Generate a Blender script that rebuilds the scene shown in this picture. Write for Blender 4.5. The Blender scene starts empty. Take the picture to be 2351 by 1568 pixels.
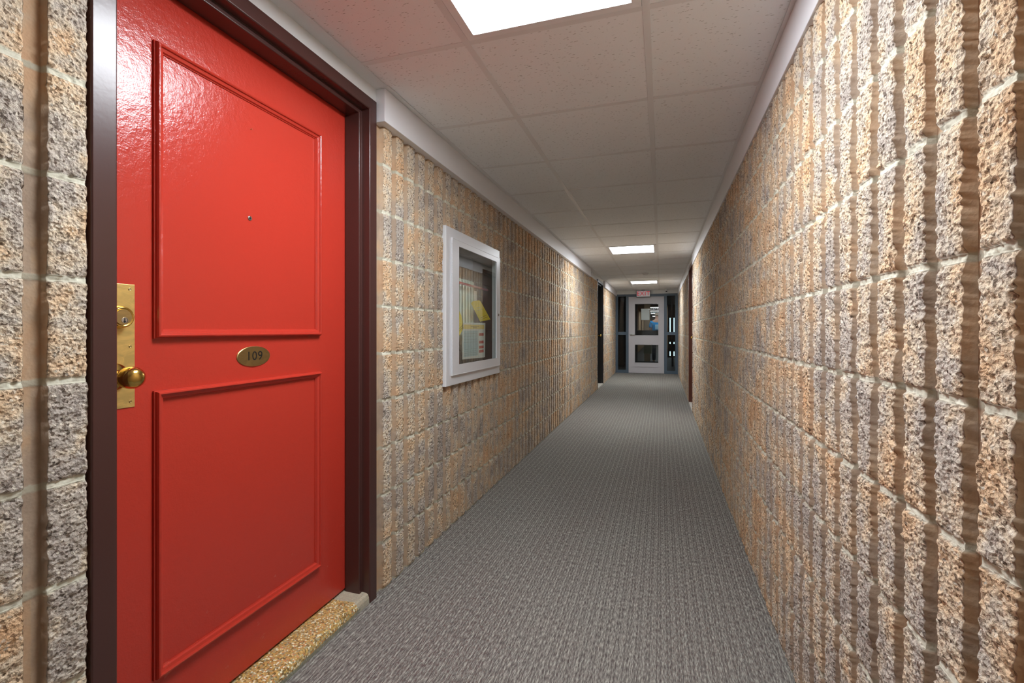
import bpy, bmesh, math
import numpy as np
from mathutils import Vector, Matrix
PI = math.pi
S = bpy.context.scene
COL = S.collection

# ------------------------------------------------------------------ camera, world, exposure
FPX = 1075.0
YAW = math.atan(342.5/FPX)
CAM_H = 1.118
cd = bpy.data.cameras.new('camera')
cd.sensor_fit = 'HORIZONTAL'; cd.sensor_width = 36.0
cd.lens = FPX/2351*36.0
cd.shift_y = (757-784)/2351
cd.clip_start = 0.02; cd.clip_end = 100
cam = bpy.data.objects.new('camera', cd); COL.objects.link(cam)
cam.location = (0, 0, CAM_H)
cam.rotation_euler = (PI/2, 0, YAW)
S.camera = cam
w = bpy.data.worlds.new('world'); S.world = w; w.use_nodes = True
w.node_tree.nodes['Background'].inputs[0].default_value = (0.8, 0.9, 1, 1)
w.node_tree.nodes['Background'].inputs[1].default_value = 0.0
S.view_settings.view_transform = 'Standard'
S.view_settings.look = 'None'
S.view_settings.gamma = 1
S.view_settings.use_curve_mapping = False
S.view_settings.exposure = 0.0
S.cycles.max_bounces = 9
S.cycles.diffuse_bounces = 6
S.cycles.adaptive_threshold = 0.02
LAMP = 39.0            # strength of every ceiling diffuser

# ------------------------------------------------------------------ place dimensions (metres)
XL, XR = -1.135, 0.402          # front of the block ribs
ZC = 2.13                       # ceiling
YB, YE = -4.6, 12.5             # back end, glazed end screen
TB = (-0.655, -0.045)           # ceiling runners
GY0, GP = 1.53, 0.61            # cross tees

# ------------------------------------------------------------------ materials
MATS = {}
def srgb(r, g, b):
    f = lambda c: ((c/255+0.055)/1.055)**2.4 if c > 10 else c/255/12.92
    return (f(r), f(g), f(b), 1)
def mat(name, col, rough=0.5, metal=0.0, emit=None, estr=0, coat=0, bump=None, ior=None):
    m = bpy.data.materials.new(name); m.use_nodes = True
    nt = m.node_tree; b = nt.nodes['Principled BSDF']
    b.inputs['Base Color'].default_value = col
    b.inputs['Roughness'].default_value = rough
    b.inputs['Metallic'].default_value = metal
    if coat: b.inputs['Coat Weight'].default_value = coat; b.inputs['Coat Roughness'].default_value = .08
    if ior: b.inputs['IOR'].default_value = ior
    if emit:
        b.inputs['Emission Color'].default_value = emit; b.inputs['Emission Strength'].default_value = estr
    if bump:
        sc, st, dist = bump
        tc = nt.nodes.new('ShaderNodeTexCoord'); n = nt.nodes.new('ShaderNodeTexNoise')
        n.inputs['Scale'].default_value = sc; n.inputs['Detail'].default_value = 4
        bp = nt.nodes.new('ShaderNodeBump'); bp.inputs['Strength'].default_value = st; bp.inputs['Distance'].default_value = dist
        nt.links.new(tc.outputs['Object'], n.inputs['Vector'])
        nt.links.new(n.outputs[0], bp.inputs['Height']); nt.links.new(bp.outputs[0], b.inputs['Normal'])
    MATS[name] = m
    return m

class NT:
    """small helper for node trees"""
    def __init__(s, m):
        s.t = m.node_tree; s.n = s.t.nodes; s.l = s.t.links; s.b = s.n['Principled BSDF']
        s.tc = s.n.new('ShaderNodeTexCoord')
    def new(s, k, **kw):
        n = s.n.new(k)
        for a, v in kw.items(): setattr(n, a, v)
        return n
    def link(s, a, b): s.l.new(a, b)
    def mapping(s, sc=(1, 1, 1), rot=(0, 0, 0), src=None):
        m = s.new('ShaderNodeMapping'); m.inputs['Scale'].default_value = sc; m.inputs['Rotation'].default_value = rot
        s.link(src or s.tc.outputs['Object'], m.inputs['Vector']); return m.outputs[0]
    def noise(s, vec, scale, detail=3, rough=.55, dist=0):
        n = s.new('ShaderNodeTexNoise'); n.inputs['Scale'].default_value = scale; n.inputs['Detail'].default_value = detail
        n.inputs['Roughness'].default_value = rough; n.inputs['Distortion'].default_value = dist
        s.link(vec, n.inputs['Vector']); return n.outputs[0]
    def ramp(s, fac, stops, interp='LINEAR'):
        r = s.new('ShaderNodeValToRGB'); r.color_ramp.interpolation = interp
        e = r.color_ramp.elements
        while len(e) < len(stops): e.new(.5)
        for i, (p, c) in enumerate(stops):
            e[i].position = p; e[i].color = c if len(c) == 4 else (*c, 1)
        s.link(fac, r.inputs[0]); return r.outputs[0]
    def mix(s, fac, a, b, mode='MIX'):
        m = s.new('ShaderNodeMix', data_type='RGBA', blend_type=mode)
        for sock, v in ((0, fac), (6, a), (7, b)):
            if hasattr(v, 'is_linked'): s.link(v, m.inputs[sock])
            else: m.inputs[sock].default_value = v
        return m.outputs[2]
    def math(s, op, a, b=0.0, c=None, clamp=False):
        m = s.new('ShaderNodeMath', operation=op, use_clamp=clamp)
        for i, v in enumerate((a, b) if c is None else (a, b, c)):
            if hasattr(v, 'is_linked'): s.link(v, m.inputs[i])
            else: m.inputs[i].default_value = v
        return m.outputs[0]
    def bump(s, h, strength, dist, nrm=None):
        b = s.new('ShaderNodeBump'); b.inputs['Strength'].default_value = strength; b.inputs['Distance'].default_value = dist
        s.link(h, b.inputs['Height'])
        if nrm: s.link(nrm, b.inputs['Normal'])
        return b.outputs[0]

# --- split-face block
def block_material():
    m = mat('split_face_block', (.4, .3, .2, 1), .93); k = NT(m)
    at = lambda n: k.new('ShaderNodeAttribute', attribute_name=n).outputs['Fac']
    rib, mor, rnd = at('rib'), at('mortar'), at('block')
    v = k.mapping((1, 1, 1))
    big = k.noise(v, 5.5, 3, .6)
    big = k.math('ADD', big, k.math('MULTIPLY', k.math('SUBTRACT', rnd, .5), .16))
    med = k.noise(v, 26, 3, .6)
    f = k.math('ADD', k.math('MULTIPLY', big, .72), k.math('MULTIPLY', med, .28))
    base = k.ramp(f, [(.36, srgb(184, 174, 164)), (.44, srgb(207, 196, 182)), (.50, srgb(225, 208, 183)), (.57, srgb(233, 203, 167)), (.68, srgb(228, 185, 142))])
    # aggregate on the broken faces
    vo = k.new('ShaderNodeTexVoronoi'); vo.inputs['Scale'].default_value = 210
    k.link(v, vo.inputs['Vector'])
    sep = k.new('ShaderNodeSeparateColor'); k.link(vo.outputs['Color'], sep.inputs[0])
    spec = k.ramp(sep.outputs[0], [(0, srgb(104, 92, 86)), (.10, srgb(142, 126, 118)), (.3, (1, 1, 1, 1)), (.86, (1, 1, 1, 1)), (.95, (1.0, 1.0, 1.0, 1))])
    rough_c = k.mix(.8, base, spec, 'MULTIPLY')
    white = k.math('GREATER_THAN', sep.outputs[1], .93)
    rough_c = k.mix(k.math('MULTIPLY', white, .55), rough_c, srgb(240, 232, 215))
    fine = k.noise(v, 120, 4, .7)
    rough_c = k.mix(.6, rough_c, k.ramp(fine, [(.32, (.30, .25, .23)), (.47, (1, 1, 1))]), 'MULTIPLY')
    # smooth cast grooves
    gv = k.mapping((1, 1, .35))
    sm = k.mix(.35, base, k.ramp(k.noise(gv, 60, 4, .7), [(.35, (.66, .6, .58)), (.6, (1, 1, 1))]), 'MULTIPLY')
    sm = k.mix(.42, sm, srgb(196, 182, 164))
    sm = k.mix(.9, sm, srgb(214, 200, 188), 'MULTIPLY')
    c = k.mix(rib, sm, rough_c)
    mc = k.mix(k.noise(v, 22, 3, .6), srgb(196, 192, 172), srgb(236, 234, 216))
    mc = k.mix(k.math('MULTIPLY', k.math('SUBTRACT', 1.0, rib), .7), mc, srgb(150, 140, 120))
    c = k.mix(mor, c, mc)
    k.link(c, k.b.inputs['Base Color'])
    k.b.inputs['Specular IOR Level'].default_value = .2
    vo2 = k.new('ShaderNodeTexVoronoi'); vo2.inputs['Scale'].default_value = 170; k.link(v, vo2.inputs['Vector'])
    h = k.math('ADD', k.math('MULTIPLY', fine, 1.0), k.math('MULTIPLY', vo2.outputs['Distance'], .6))
    h = k.math('MULTIPLY', h, k.math('ADD', k.math('MULTIPLY', k.math('MULTIPLY', rib, k.math('SUBTRACT', 1.0, mor)), .9), .12))
    k.link(k.bump(h, 1.0, .0045), k.b.inputs['Normal'])
    return m
M_BLOCK = block_material()

def carpet_material():
    m = mat('loop_carpet', (.2, .2, .2, 1), .97); k = NT(m)
    k.b.inputs['Specular IOR Level'].default_value = .1
    v = k.tc.outputs['Object']
    warp = k.noise(k.mapping((60, 14, 1)), 1, 2)
    lx = k.mapping((1, 1, 1))
    sx = k.new('ShaderNodeSeparateXYZ'); k.link(v, sx.inputs[0])
    xw = k.math('ADD', sx.outputs[0], k.math('MULTIPLY', k.math('SUBTRACT', warp, .5), .0035))
    cord = k.math('SINE', k.math('MULTIPLY', xw, 2*PI/.0118))
    cord2 = k.math('SINE', k.math('MULTIPLY', xw, 2*PI/.0039))
    fl = k.noise(k.mapping((300, 42, 1)), 1, 2, .6)
    fl2 = k.noise(k.mapping((240, 55, 1)), 1.1, 2, .6, .3)
    yarn = k.math('ADD', k.math('MULTIPLY', fl, .75), k.math('MULTIPLY', cord, .04))
    yarn = k.math('ADD', yarn, k.math('MULTIPLY', cord2, .03))
    yarn = k.math('ADD', yarn, .125)
    wide = k.math('SINE', k.math('MULTIPLY', k.math('ADD', xw, k.math('MULTIPLY', k.math('SUBTRACT', k.noise(k.mapping((9, 2, 1)), 1, 2), .5), .012)), 2*PI/.0352))
    yarn = k.math('ADD', yarn, k.math('MULTIPLY', k.math('POWER', k.math('MAXIMUM', wide, 0.0), 4.0), .068))
    c = k.ramp(yarn, [(.34, srgb(84, 78, 76)), (.46, srgb(116, 112, 108)), (.55, srgb(146, 144, 137)), (.66, srgb(186, 185, 175))])
    red = k.ramp(fl2, [(.53, (0, 0, 0)), (.60, (1, 1, 1))])
    zone = k.ramp(k.noise(k.mapping((1, .35, 1)), 1.2, 2), [(.40, (.1, .1, .1)), (.62, (1, 1, 1))])
    c = k.mix(k.math('MULTIPLY', red, k.math('MULTIPLY', zone, .8)), c, srgb(108, 90, 86))
    k.link(c, k.b.inputs['Base Color'])
    k.link(k.bump(yarn, .9, .006), k.b.inputs['Normal'])
    return m
M_CARPET = carpet_material()

def tile_material():
    m = mat('mineral_fibre_tile', srgb(242, 244, 246), .9); k = NT(m)
    cs = None
    for rz, s in ((.3, 1.0), (1.15, 1.13), (-.7, .9)):
        vo = k.new('ShaderNodeTexVoronoi'); vo.inputs['Scale'].default_value = 1
        k.link(k.mapping((40*s, 190*s, 1), (0, 0, rz)), vo.inputs['Vector'])
        sp = k.new('ShaderNodeSeparateColor'); k.link(vo.outputs['Color'], sp.inputs[0])
        d = k.math('LESS_THAN', vo.outputs['Distance'], k.math('MULTIPLY', k.math('SUBTRACT', sp.outputs[0], .55), .5))
        cs = d if cs is None else k.math('MAXIMUM', cs, d)
    k.link(k.mix(k.math('MULTIPLY', cs, .62), srgb(243, 246, 249), srgb(110, 106, 104)), k.b.inputs['Base Color'])
    k.link(k.bump(k.math('SUBTRACT', 1.0, cs), .5, .001), k.b.inputs['Normal'])
    return m
M_TILE = tile_material()

def terrazzo_material():
    m = mat('exposed_aggregate_sill', srgb(180, 150, 100), .35); k = NT(m)
    vo = k.new('ShaderNodeTexVoronoi'); vo.inputs['Scale'].default_value = 190; k.link(k.tc.outputs['Object'], vo.inputs['Vector'])
    sp = k.new('ShaderNodeSeparateColor'); k.link(vo.outputs['Color'], sp.inputs[0])
    c = k.ramp(sp.outputs[0], [(0, srgb(140, 112, 66)), (.16, srgb(204, 164, 96)), (.45, srgb(224, 190, 118)), (.62, srgb(212, 150, 100)), (.72, srgb(176, 168, 136)), (.86, srgb(250, 244, 214))], 'CONSTANT')
    edge = k.ramp(vo.outputs['Distance'], [(.45, (1, 1, 1)), (.75, (.72, .70, .62))])
    c = k.mix(.8, c, edge, 'MULTIPLY')
    sx = k.new('ShaderNodeSeparateXYZ'); k.link(k.tc.outputs['Object'], sx.inputs[0])
    n = k.noise(k.tc.outputs['Object'], 25, 3)
    fr = k.math('ADD', sx.outputs[0], k.math('MULTIPLY', k.math('SUBTRACT', n, .5), .012))
    fr = k.math('ADD', sx.outputs[2], k.math('MULTIPLY', n, .016)); e1 = k.math('LESS_THAN', fr, .021)     # bare cement nose along the carpet
    yy = k.math('ADD', sx.outputs[1], k.math('MULTIPLY', k.math('SUBTRACT', n, .5), .09))
    e2 = k.math('GREATER_THAN', yy, 1.57)
    c = k.mix(k.math('MULTIPLY', e1, .85), c, srgb(128, 134, 122))
    c = k.mix(k.math('MULTIPLY', e2, .85), c, srgb(184, 178, 160))
    k.link(c, k.b.inputs['Base Color'])
    k.link(k.bump(vo.outputs['Distance'], .4, .002), k.b.inputs['Normal'])
    return m
M_TERR = terrazzo_material()

def brass_material(name, col, rough, streak):
    m = mat(name, col, rough, 1.0); k = NT(m)
    n = k.noise(k.mapping((1, 1, 2.2)), 14, 4, .6, 1.2)
    c = k.mix(k.ramp(n, [(.4, (0, 0, 0)), (.62, (1, 1, 1))]), col, tuple(x*streak for x in col[:3])+(1,))
    k.link(c, k.b.inputs['Base Color'])
    k.link(k.math('ADD', k.math('MULTIPLY', n, .25), rough-.1), k.b.inputs['Roughness'])
    return m
M_BRASS = brass_material('worn_brass_plate', srgb(240, 205, 125), .36, .75)
M_BRASS.node_tree.nodes['Principled BSDF'].inputs['Metallic'].default_value = .7
M_BRASS2 = brass_material('polished_brass', srgb(226, 190, 104), .16, .8)
M_BRASS3 = brass_material('dull_brass', srgb(190, 162, 108), .38, .8)

def door_red():
    m = mat('red_gloss_paint', srgb(190, 57, 43), .2, ior=1.52); k = NT(m)
    n = k.noise(k.tc.outputs['Object'], 60, 3, .5); n2 = k.noise(k.tc.outputs['Object'], 260, 2, .5)
    h = k.math('ADD', n, k.math('MULTIPLY', n2, .35))
    k.link(k.bump(h, .5, .0022), k.b.inputs['Normal'])
    # scuffs low on the leaf
    sc = k.ramp(k.noise(k.mapping((1, 5, 9), (0, 0, 0)), 5, 4, .6), [(.66, (0, 0, 0)), (.74, (1, 1, 1))])
    sx = k.new('ShaderNodeSeparateXYZ'); k.link(k.tc.outputs['Object'], sx.inputs[0])
    low = k.math('LESS_THAN', sx.outputs[2], .33)
    k.link(k.mix(k.math('MULTIPLY', k.math('MULTIPLY', sc, low), .25), srgb(190, 57, 43), srgb(200, 120, 100)), k.b.inputs['Base Color'])
    return m
M_RED = door_red()
M_FRAME = mat('dark_brown_frame_paint', srgb(74, 46, 42), .27, bump=(90, .15, .001))
M_WHITE = mat('white_satin_paint', srgb(233, 233, 236), .5)
M_SOFF = mat('white_wall_paint', srgb(226, 228, 228), .6, bump=(200, .1, .0005))
M_TBAR = mat('white_enamel_tee', srgb(230, 231, 233), .4)
M_LAMPF = mat('white_lamp_trim', srgb(238, 238, 240), .35)
M_DIFF = mat('lit_acrylic_diffuser', (1, 1, 1, 1), .4, emit=(.93, .985, 1.04, 1), estr=LAMP)
M_CABW = mat('white_cabinet_enamel', srgb(228, 229, 232), .32)
M_CABIN = mat('cabinet_interior', srgb(92, 88, 84), .6)
M_HOSE = mat('white_canvas_hose', srgb(226, 240, 232), .85, bump=(300, .3, .001))
M_HRED = mat('red_enamel', srgb(190, 40, 30), .35)
M_YEL = mat('yellow_card', srgb(246, 222, 40), .7)
M_PAPER = mat('white_paper', srgb(228, 232, 230), .8)
M_PBLUE = mat('pale_blue_print', srgb(180, 205, 215), .8)
M_PYEL = mat('cream_yellow_print', srgb(236, 214, 130), .8)
M_INK = mat('dark_ink', srgb(70, 66, 60), .8)
M_GINK = mat('grey_ink', srgb(150, 165, 165), .8)
M_CHROME = mat('satin_chrome', srgb(210, 210, 208), .22, 1.0)
M_LEVER = mat('bright_satin_metal', srgb(232, 232, 230), .5, .3)
M_BLACK = mat('black_plastic', srgb(24, 24, 25), .45)
M_BLUEF = mat('blue_grey_frame_paint', srgb(84, 100, 114), .4)
M_GREYD = mat('light_grey_door_paint', srgb(196, 194, 198), .4)
M_DARKD = mat('dark_door_paint', srgb(34, 30, 28), .5)
M_OXB = mat('oxblood_door_paint', srgb(96, 40, 30), .35)
M_BROWNF = mat('red_brown_frame_paint', srgb(92, 50, 36), .35)
M_STONE = mat('pale_stone_sill', srgb(205, 200, 188), .6)
M_DARKM = mat('dark_bronze_metal', srgb(40, 38, 37), .4)
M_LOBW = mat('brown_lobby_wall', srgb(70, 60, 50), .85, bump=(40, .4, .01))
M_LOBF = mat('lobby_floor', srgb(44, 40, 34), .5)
M_PIER = mat('tan_ribbed_block', srgb(196, 172, 140), .9, bump=(60, .5, .01))
M_DAY = mat('daylit_window', (.8, 1, 1, 1), .4, emit=(.62, .93, 1, 1), estr=2.2)
M_EXITR = mat('lit_red_letter', srgb(110, 6, 12), .5, emit=srgb(225, 25, 40), estr=.45)
M_EXITF = mat('lit_exit_face', srgb(140, 134, 132), .5, emit=(.8, .74, .74, 1), estr=.22)
M_EXITB = mat('grey_sign_housing', srgb(88, 96, 98), .5)
M_SKIN = mat('skin', srgb(205, 160, 135), .6)
M_HAIR = mat('fair_grey_hair', srgb(176, 160, 140), .8)
M_SHIRT = mat('bright_blue_cloth', srgb(40, 150, 215), .85)
M_PRINT = mat('pale_blue_shirt_print', srgb(170, 220, 240), .8)
M_TROU = mat('dark_cloth', srgb(40, 42, 50), .9)

def glass_mat(name, ior, tint=(1, 1, 1, 1)):
    m = bpy.data.materials.new(name); m.use_nodes = True; nt = m.node_tree
    nt.nodes.remove(nt.nodes['Principled BSDF']); out = nt.nodes['Material Output']
    fr = nt.nodes.new('ShaderNodeFresnel'); fr.inputs[0].default_value = ior
    tr = nt.nodes.new('ShaderNodeBsdfTransparent'); tr.inputs[0].default_value = tint
    gl = nt.nodes.new('ShaderNodeBsdfGlossy'); gl.inputs['Roughness'].default_value = .015
    mx = nt.nodes.new('ShaderNodeMixShader')
    ge = nt.nodes.new('ShaderNodeNewGeometry'); sb = nt.nodes.new('ShaderNodeMath'); sb.operation = 'SUBTRACT'; sb.inputs[0].default_value = 1
    mu = nt.nodes.new('ShaderNodeMath'); mu.operation = 'MULTIPLY'
    nt.links.new(ge.outputs['Backfacing'], sb.inputs[1]); nt.links.new(sb.outputs[0], mu.inputs[0]); nt.links.new(fr.outputs[0], mu.inputs[1])
    nt.links.new(mu.outputs[0], mx.inputs[0]); nt.links.new(tr.outputs[0], mx.inputs[1]); nt.links.new(gl.outputs[0], mx.inputs[2])
    nt.links.new(mx.outputs[0], out.inputs[0]); return m
M_GLASS = glass_mat('cabinet_glass', 2.1, (.94, .97, .95, 1))
M_GLASS2 = glass_mat('door_glass', 1.45, (.9, .92, .92, 1))

# ------------------------------------------------------------------ mesh helpers
def link(name, bm, m, parent=None, smooth=False, bevel=0, seg=2):
    me = bpy.data.meshes.new(name)
    bmesh.ops.recalc_face_normals(bm, faces=bm.faces)
    bm.to_mesh(me); bm.free()
    o = bpy.data.objects.new(name, me); COL.objects.link(o)
    for x in (m if isinstance(m, (list, tuple)) else [m]): me.materials.append(x)
    if smooth: me.polygons.foreach_set('use_smooth', [True]*len(me.polygons))
    if bevel:
        b = o.modifiers.new('bevel', 'BEVEL'); b.width = bevel; b.segments = seg; b.limit_method = 'ANGLE'; b.angle_limit = .6
        b.harden_normals = False
    if parent: o.parent = parent; o.matrix_parent_inverse = parent.matrix_world.inverted() if False else Matrix.Translation(-Vector(parent.location))
    return o
def tag(o, label=None, cat=None, group=None, kind=None):
    if label: o['label'] = label
    if cat: o['category'] = cat
    if group: o['group'] = group
    if kind: o['kind'] = kind
    return o
def empty(name, loc, *a, **k):
    o = bpy.data.objects.new(name, None); COL.objects.link(o); o.location = loc; o.empty_display_size = .1
    return tag(o, *a, **k)
def BM(): return bmesh.new()
def box(bm, x0, x1, y0, y1, z0, z1):
    v = [bm.verts.new((x, y, z)) for x in (x0, x1) for y in (y0, y1) for z in (z0, z1)]
    for f in ((0, 1, 3, 2), (4, 6, 7, 5), (0, 4, 5, 1), (2, 3, 7, 6), (0, 2, 6, 4), (1, 5, 7, 3)): bm.faces.new([v[i] for i in f])
    return bm
def bx(*a): return box(BM(), *a)
def cyl(bm, p, axis, r, h, n=24, r2=None):
    """closed cylinder from p along axis"""
    return lathe(bm, p, axis, [(0, 0), (r, 0), (r if r2 is None else r2, h), (0, h)], n)
def lathe(bm, p, axis, prof, n=32):
    ax = Vector(axis).normalized(); t = ax.orthogonal().normalized(); b = ax.cross(t); p = Vector(p)
    rings = []
    for r, h in prof:
        if r < 1e-7: rings.append([bm.verts.new(p+ax*h)])
        else: rings.append([bm.verts.new(p+ax*h+(t*math.cos(2*PI*i/n)+b*math.sin(2*PI*i/n))*r) for i in range(n)])
    for A, B in zip(rings, rings[1:]):
        for i in range(n):
            j = (i+1) % n
            q = [A[i % len(A)], A[j % len(A)], B[j % len(B)], B[i % len(B)]]
            q = list(dict.fromkeys(q))
            if len(q) > 2: bm.faces.new(q)
    return bm
def tube(bm, pts, r, n=10):
    pts = [Vector(p) for p in pts]; rings = []
    for i, p in enumerate(pts):
        d = (pts[min(i+1, len(pts)-1)]-pts[max(i-1, 0)]).normalized(); t = d.cross(Vector((.13, .2, .97))).normalized(); b = d.cross(t)
        rr = r[i] if isinstance(r, (list, tuple)) else r
        rings.append([bm.verts.new(p+(t*math.cos(2*PI*k/n)+b*math.sin(2*PI*k/n))*rr) for k in range(n)])
    for A, B in zip(rings, rings[1:]):
        for k in range(n): bm.faces.new([A[k], A[(k+1) % n], B[(k+1) % n], B[k]])
    bm.faces.new(rings[0]); bm.faces.new(rings[-1]); return bm
def prism(bm, pts, d):
    """polygon pts extruded by vector d"""
    d = Vector(d); a = [bm.verts.new(p) for p in pts]; b = [bm.verts.new(Vector(p)+d) for p in pts]
    bm.faces.new(a); bm.faces.new(b[::-1])
    for i in range(len(a)): bm.faces.new([a[i], a[(i+1) % len(a)], b[(i+1) % len(a)], b[i]])
    return bm
def ringframe(bm, T, a0, a1, b0, b1, prof, closed=True):
    """profile (offset inward, height) swept round a rectangle, mitred; T maps (a, b, h) to a point"""
    rings = []
    for sa, sb in ((0, 0), (1, 0), (1, 1), (0, 1)):
        rings.append([bm.verts.new(T((a1-o if sa else a0+o), (b1-o if sb else b0+o), h)) for o, h in prof])
    n = len(prof)
    for i in range(4):
        A, B = rings[i], rings[(i+1) % 4]
        for k in range(n if closed else n-1):
            bm.faces.new([A[k], A[(k+1) % n], B[(k+1) % n], B[k]])
    return bm
def uframe(bm, y0, y1, z1, prof, X, z0=0.0):
    """door frame profile (offset inward, depth) up, over and down; X maps depth to world X"""
    rings = []
    for y, s, z, t in ((y0, 1, z0, 0), (y0, 1, z1, 1), (y1, -1, z1, 1), (y1, -1, z0, 0)):
        rings.append([bm.verts.new((X(d), y+s*o, z-(o if t else 0))) for o, d in prof])
    n = len(prof)
    for A, B in zip(rings, rings[1:]):
        for k in range(n): bm.faces.new([A[k], A[(k+1) % n], B[(k+1) % n], B[k]])
    bm.faces.new(rings[0]); bm.faces.new(rings[-1]); return bm
def text_mesh(name, s, size, m, depth, parent, M, bold=0.0, space=1.0):
    cu = bpy.data.curves.new(name, 'FONT'); cu.body = s; cu.size = size; cu.extrude = depth; cu.offset = bold; cu.space_character = space
    cu.align_x = 'CENTER'; cu.align_y = 'CENTER'
    t = bpy.data.objects.new(name+'_tmp', cu); COL.objects.link(t)
    dg = bpy.context.evaluated_depsgraph_get(); me = bpy.data.meshes.new_from_object(t.evaluated_get(dg))
    bpy.data.objects.remove(t); me.name = name; me.transform(M); me.materials.clear(); me.materials.append(m)
    o = bpy.data.objects.new(name, me); COL.objects.link(o)
    if parent: 
        root = parent
        o.parent = parent; o.matrix_parent_inverse = Matrix.Translation(-world_loc(parent))
    return o
def world_loc(o):
    v = Vector(o.location)
    # children keep world coordinates in their meshes: only root empties carry a location
    return v if o.parent is None else Vector((0, 0, 0)) 
def sub(name, bm, m, parent, root_is_empty=False, **k):
    """child of a part whose mesh is already in world coordinates"""
    o = link(name, bm, m, None, **k); o.parent = parent; return o

# ------------------------------------------------------------------ noise in numpy
def vnoise(y, z, scale, seed):
    yy = y/scale; zz = z/scale
    iy = np.floor(yy).astype(np.int64); iz = np.floor(zz).astype(np.int64)
    fy = yy-iy; fz = zz-iz; fy = fy*fy*(3-2*fy); fz = fz*fz*(3-2*fz)
    def h(a, b):
        n = (a*374761393+b*668265263+seed*1274126177) & 0xffffffff
        n = ((n ^ (n >> 13))*1274126177) & 0xffffffff
        n = (n ^ (n >> 16)) & 0xffffffff
        return n/4294967295.0
    return (h(iy, iz)*(1-fy)+h(iy+1, iz)*fy)*(1-fz)+(h(iy, iz+1)*(1-fy)+h(iy+1, iz+1)*fy)*fz
def sstep(x, a, b):
    t = np.clip((x-a)/(b-a), 0, 1); return t*t*(3-2*t)
COURSE, RIBP, REDGE = .2032, .1016, .0335
def block_field(Y, Z, phase, seed, ymin=None):
    ri = np.floor((Y-phase)/RIBP+.5)
    dy = (Y-phase)-ri*RIBP
    ci = np.floor(Z/COURSE+.5*0); zc = Z-ci*COURSE
    row = np.floor(Z/COURSE)
    # ragged rib edges, different on either side and in every course
    edge = REDGE-np.abs(dy)
    rib = sstep(edge, -.0007, .0007)
    face = sstep(edge, .0010, .0026)
    if ymin is not None: rib = rib*(Y > ymin); face = face*(Y > ymin)
    # broken face
    big = (vnoise(Y+row*3.3, Z, .055, seed+4)-.5)*.0035+(vnoise(Y, Z, .022, seed+5)-.5)*.002
    chip = -np.abs(vnoise(Y+Z*.25, Z-Y*.4, .0105, seed+6)-.5)*.006+(vnoise(Y-Z*.3, Z, .0064, seed+7)-.5)*.0036+(vnoise(Y, Z, .0034, seed+8)-.5)*.0024
    rh = .0195+big+chip
    # arrises broken away along the flutes: deeper and ragged at the very edge
    sd = np.where(dy < 0, 3.0, 9.0)
    rag = vnoise(ri*5.7+sd, Z, .034, seed+1)*.6+vnoise(ri*4.3+sd, Z, .012, seed+2)*.28+vnoise(ri*3.3+sd, Z, .005, seed+3)*.12
    wdt = .0015+.008*rag*rag
    rh = rh-.0085*sstep(-edge, -wdt, 0)*(.05+.95*rag*rag)
    gr = (vnoise(Y, Z, .05, seed+9)-.5)*.0015+(vnoise(Y, Z, .006, seed+10)-.5)*.0004
    # joints
    wob = (vnoise(Y, Z*0+row, .035, seed+11)-.5)*.004+(vnoise(Y, Z, .007, seed+12)-.5)*.003
    dz = np.minimum(zc, COURSE-zc)
    jw = .0066+wob*.6
    jm = sstep(-dz, -jw-.0014, -jw+.0006)
    mort = np.where(rib > .5, 0.0140+(vnoise(Y, Z, .02, seed+13)-.5)*.0016, .0040+(vnoise(Y, Z, .012, seed+13)-.5)*.004)
    base = gr*(1-rib)+rh*rib
    chipj = sstep(-dz, -.016, -.004)*(vnoise(Y, Z, .02, seed+14))*.003*rib   # arrises broken away near the joint
    h = base-chipj
    h = h*(1-jm)+np.minimum(mort, np.maximum(h-.003, .001))*jm
    # perpends: a hairline in the middle of one groove per block
    col = np.floor((Y-phase+.0508+(row % 2)*.2032)/.4064)
    h = np.where(np.abs(dz) > 0, h, h)
    blk = vnoise(col*17.0+row*31.0, row*13.0+ri*0, 1.0, seed+20)
    return h, face, jm, blk
def grid_ribs(segs, ph):
    """columns of the wall mesh: even steps, plus a tight pair at both arrises of every rib"""
    out = []
    for y0, y1, st in segs:
        n = max(1, int(round((y1-y0)/st))); u = np.linspace(y0, y1, n+1)
        k = np.arange(math.floor((y0-ph)/RIBP)-1, math.ceil((y1-ph)/RIBP)+2)
        e = np.concatenate([ph+k*RIBP+q for q in [t*REDGE+r for t in (-1, 1) for r in (-.0022, -.0008, .0008, .0022)]])
        e = e[(e > y0+1e-4) & (e < y1-1e-4)]
        d = np.abs(u[:, None]-e[None, :]).min(1) if len(e) else np.ones(len(u))
        keep = d > .0016; keep[0] = keep[-1] = True
        out += [u[keep], e]
    return np.unique(np.round(np.concatenate(out), 6))
def grid_axis(segs):
    a = []
    for y0, y1, st in segs:
        n = max(1, int(round((y1-y0)/st))); a.append(np.linspace(y0, y1, n+1)[:-1])
    a.append(np.array([segs[-1][1]])); return np.concatenate(a)
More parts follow.
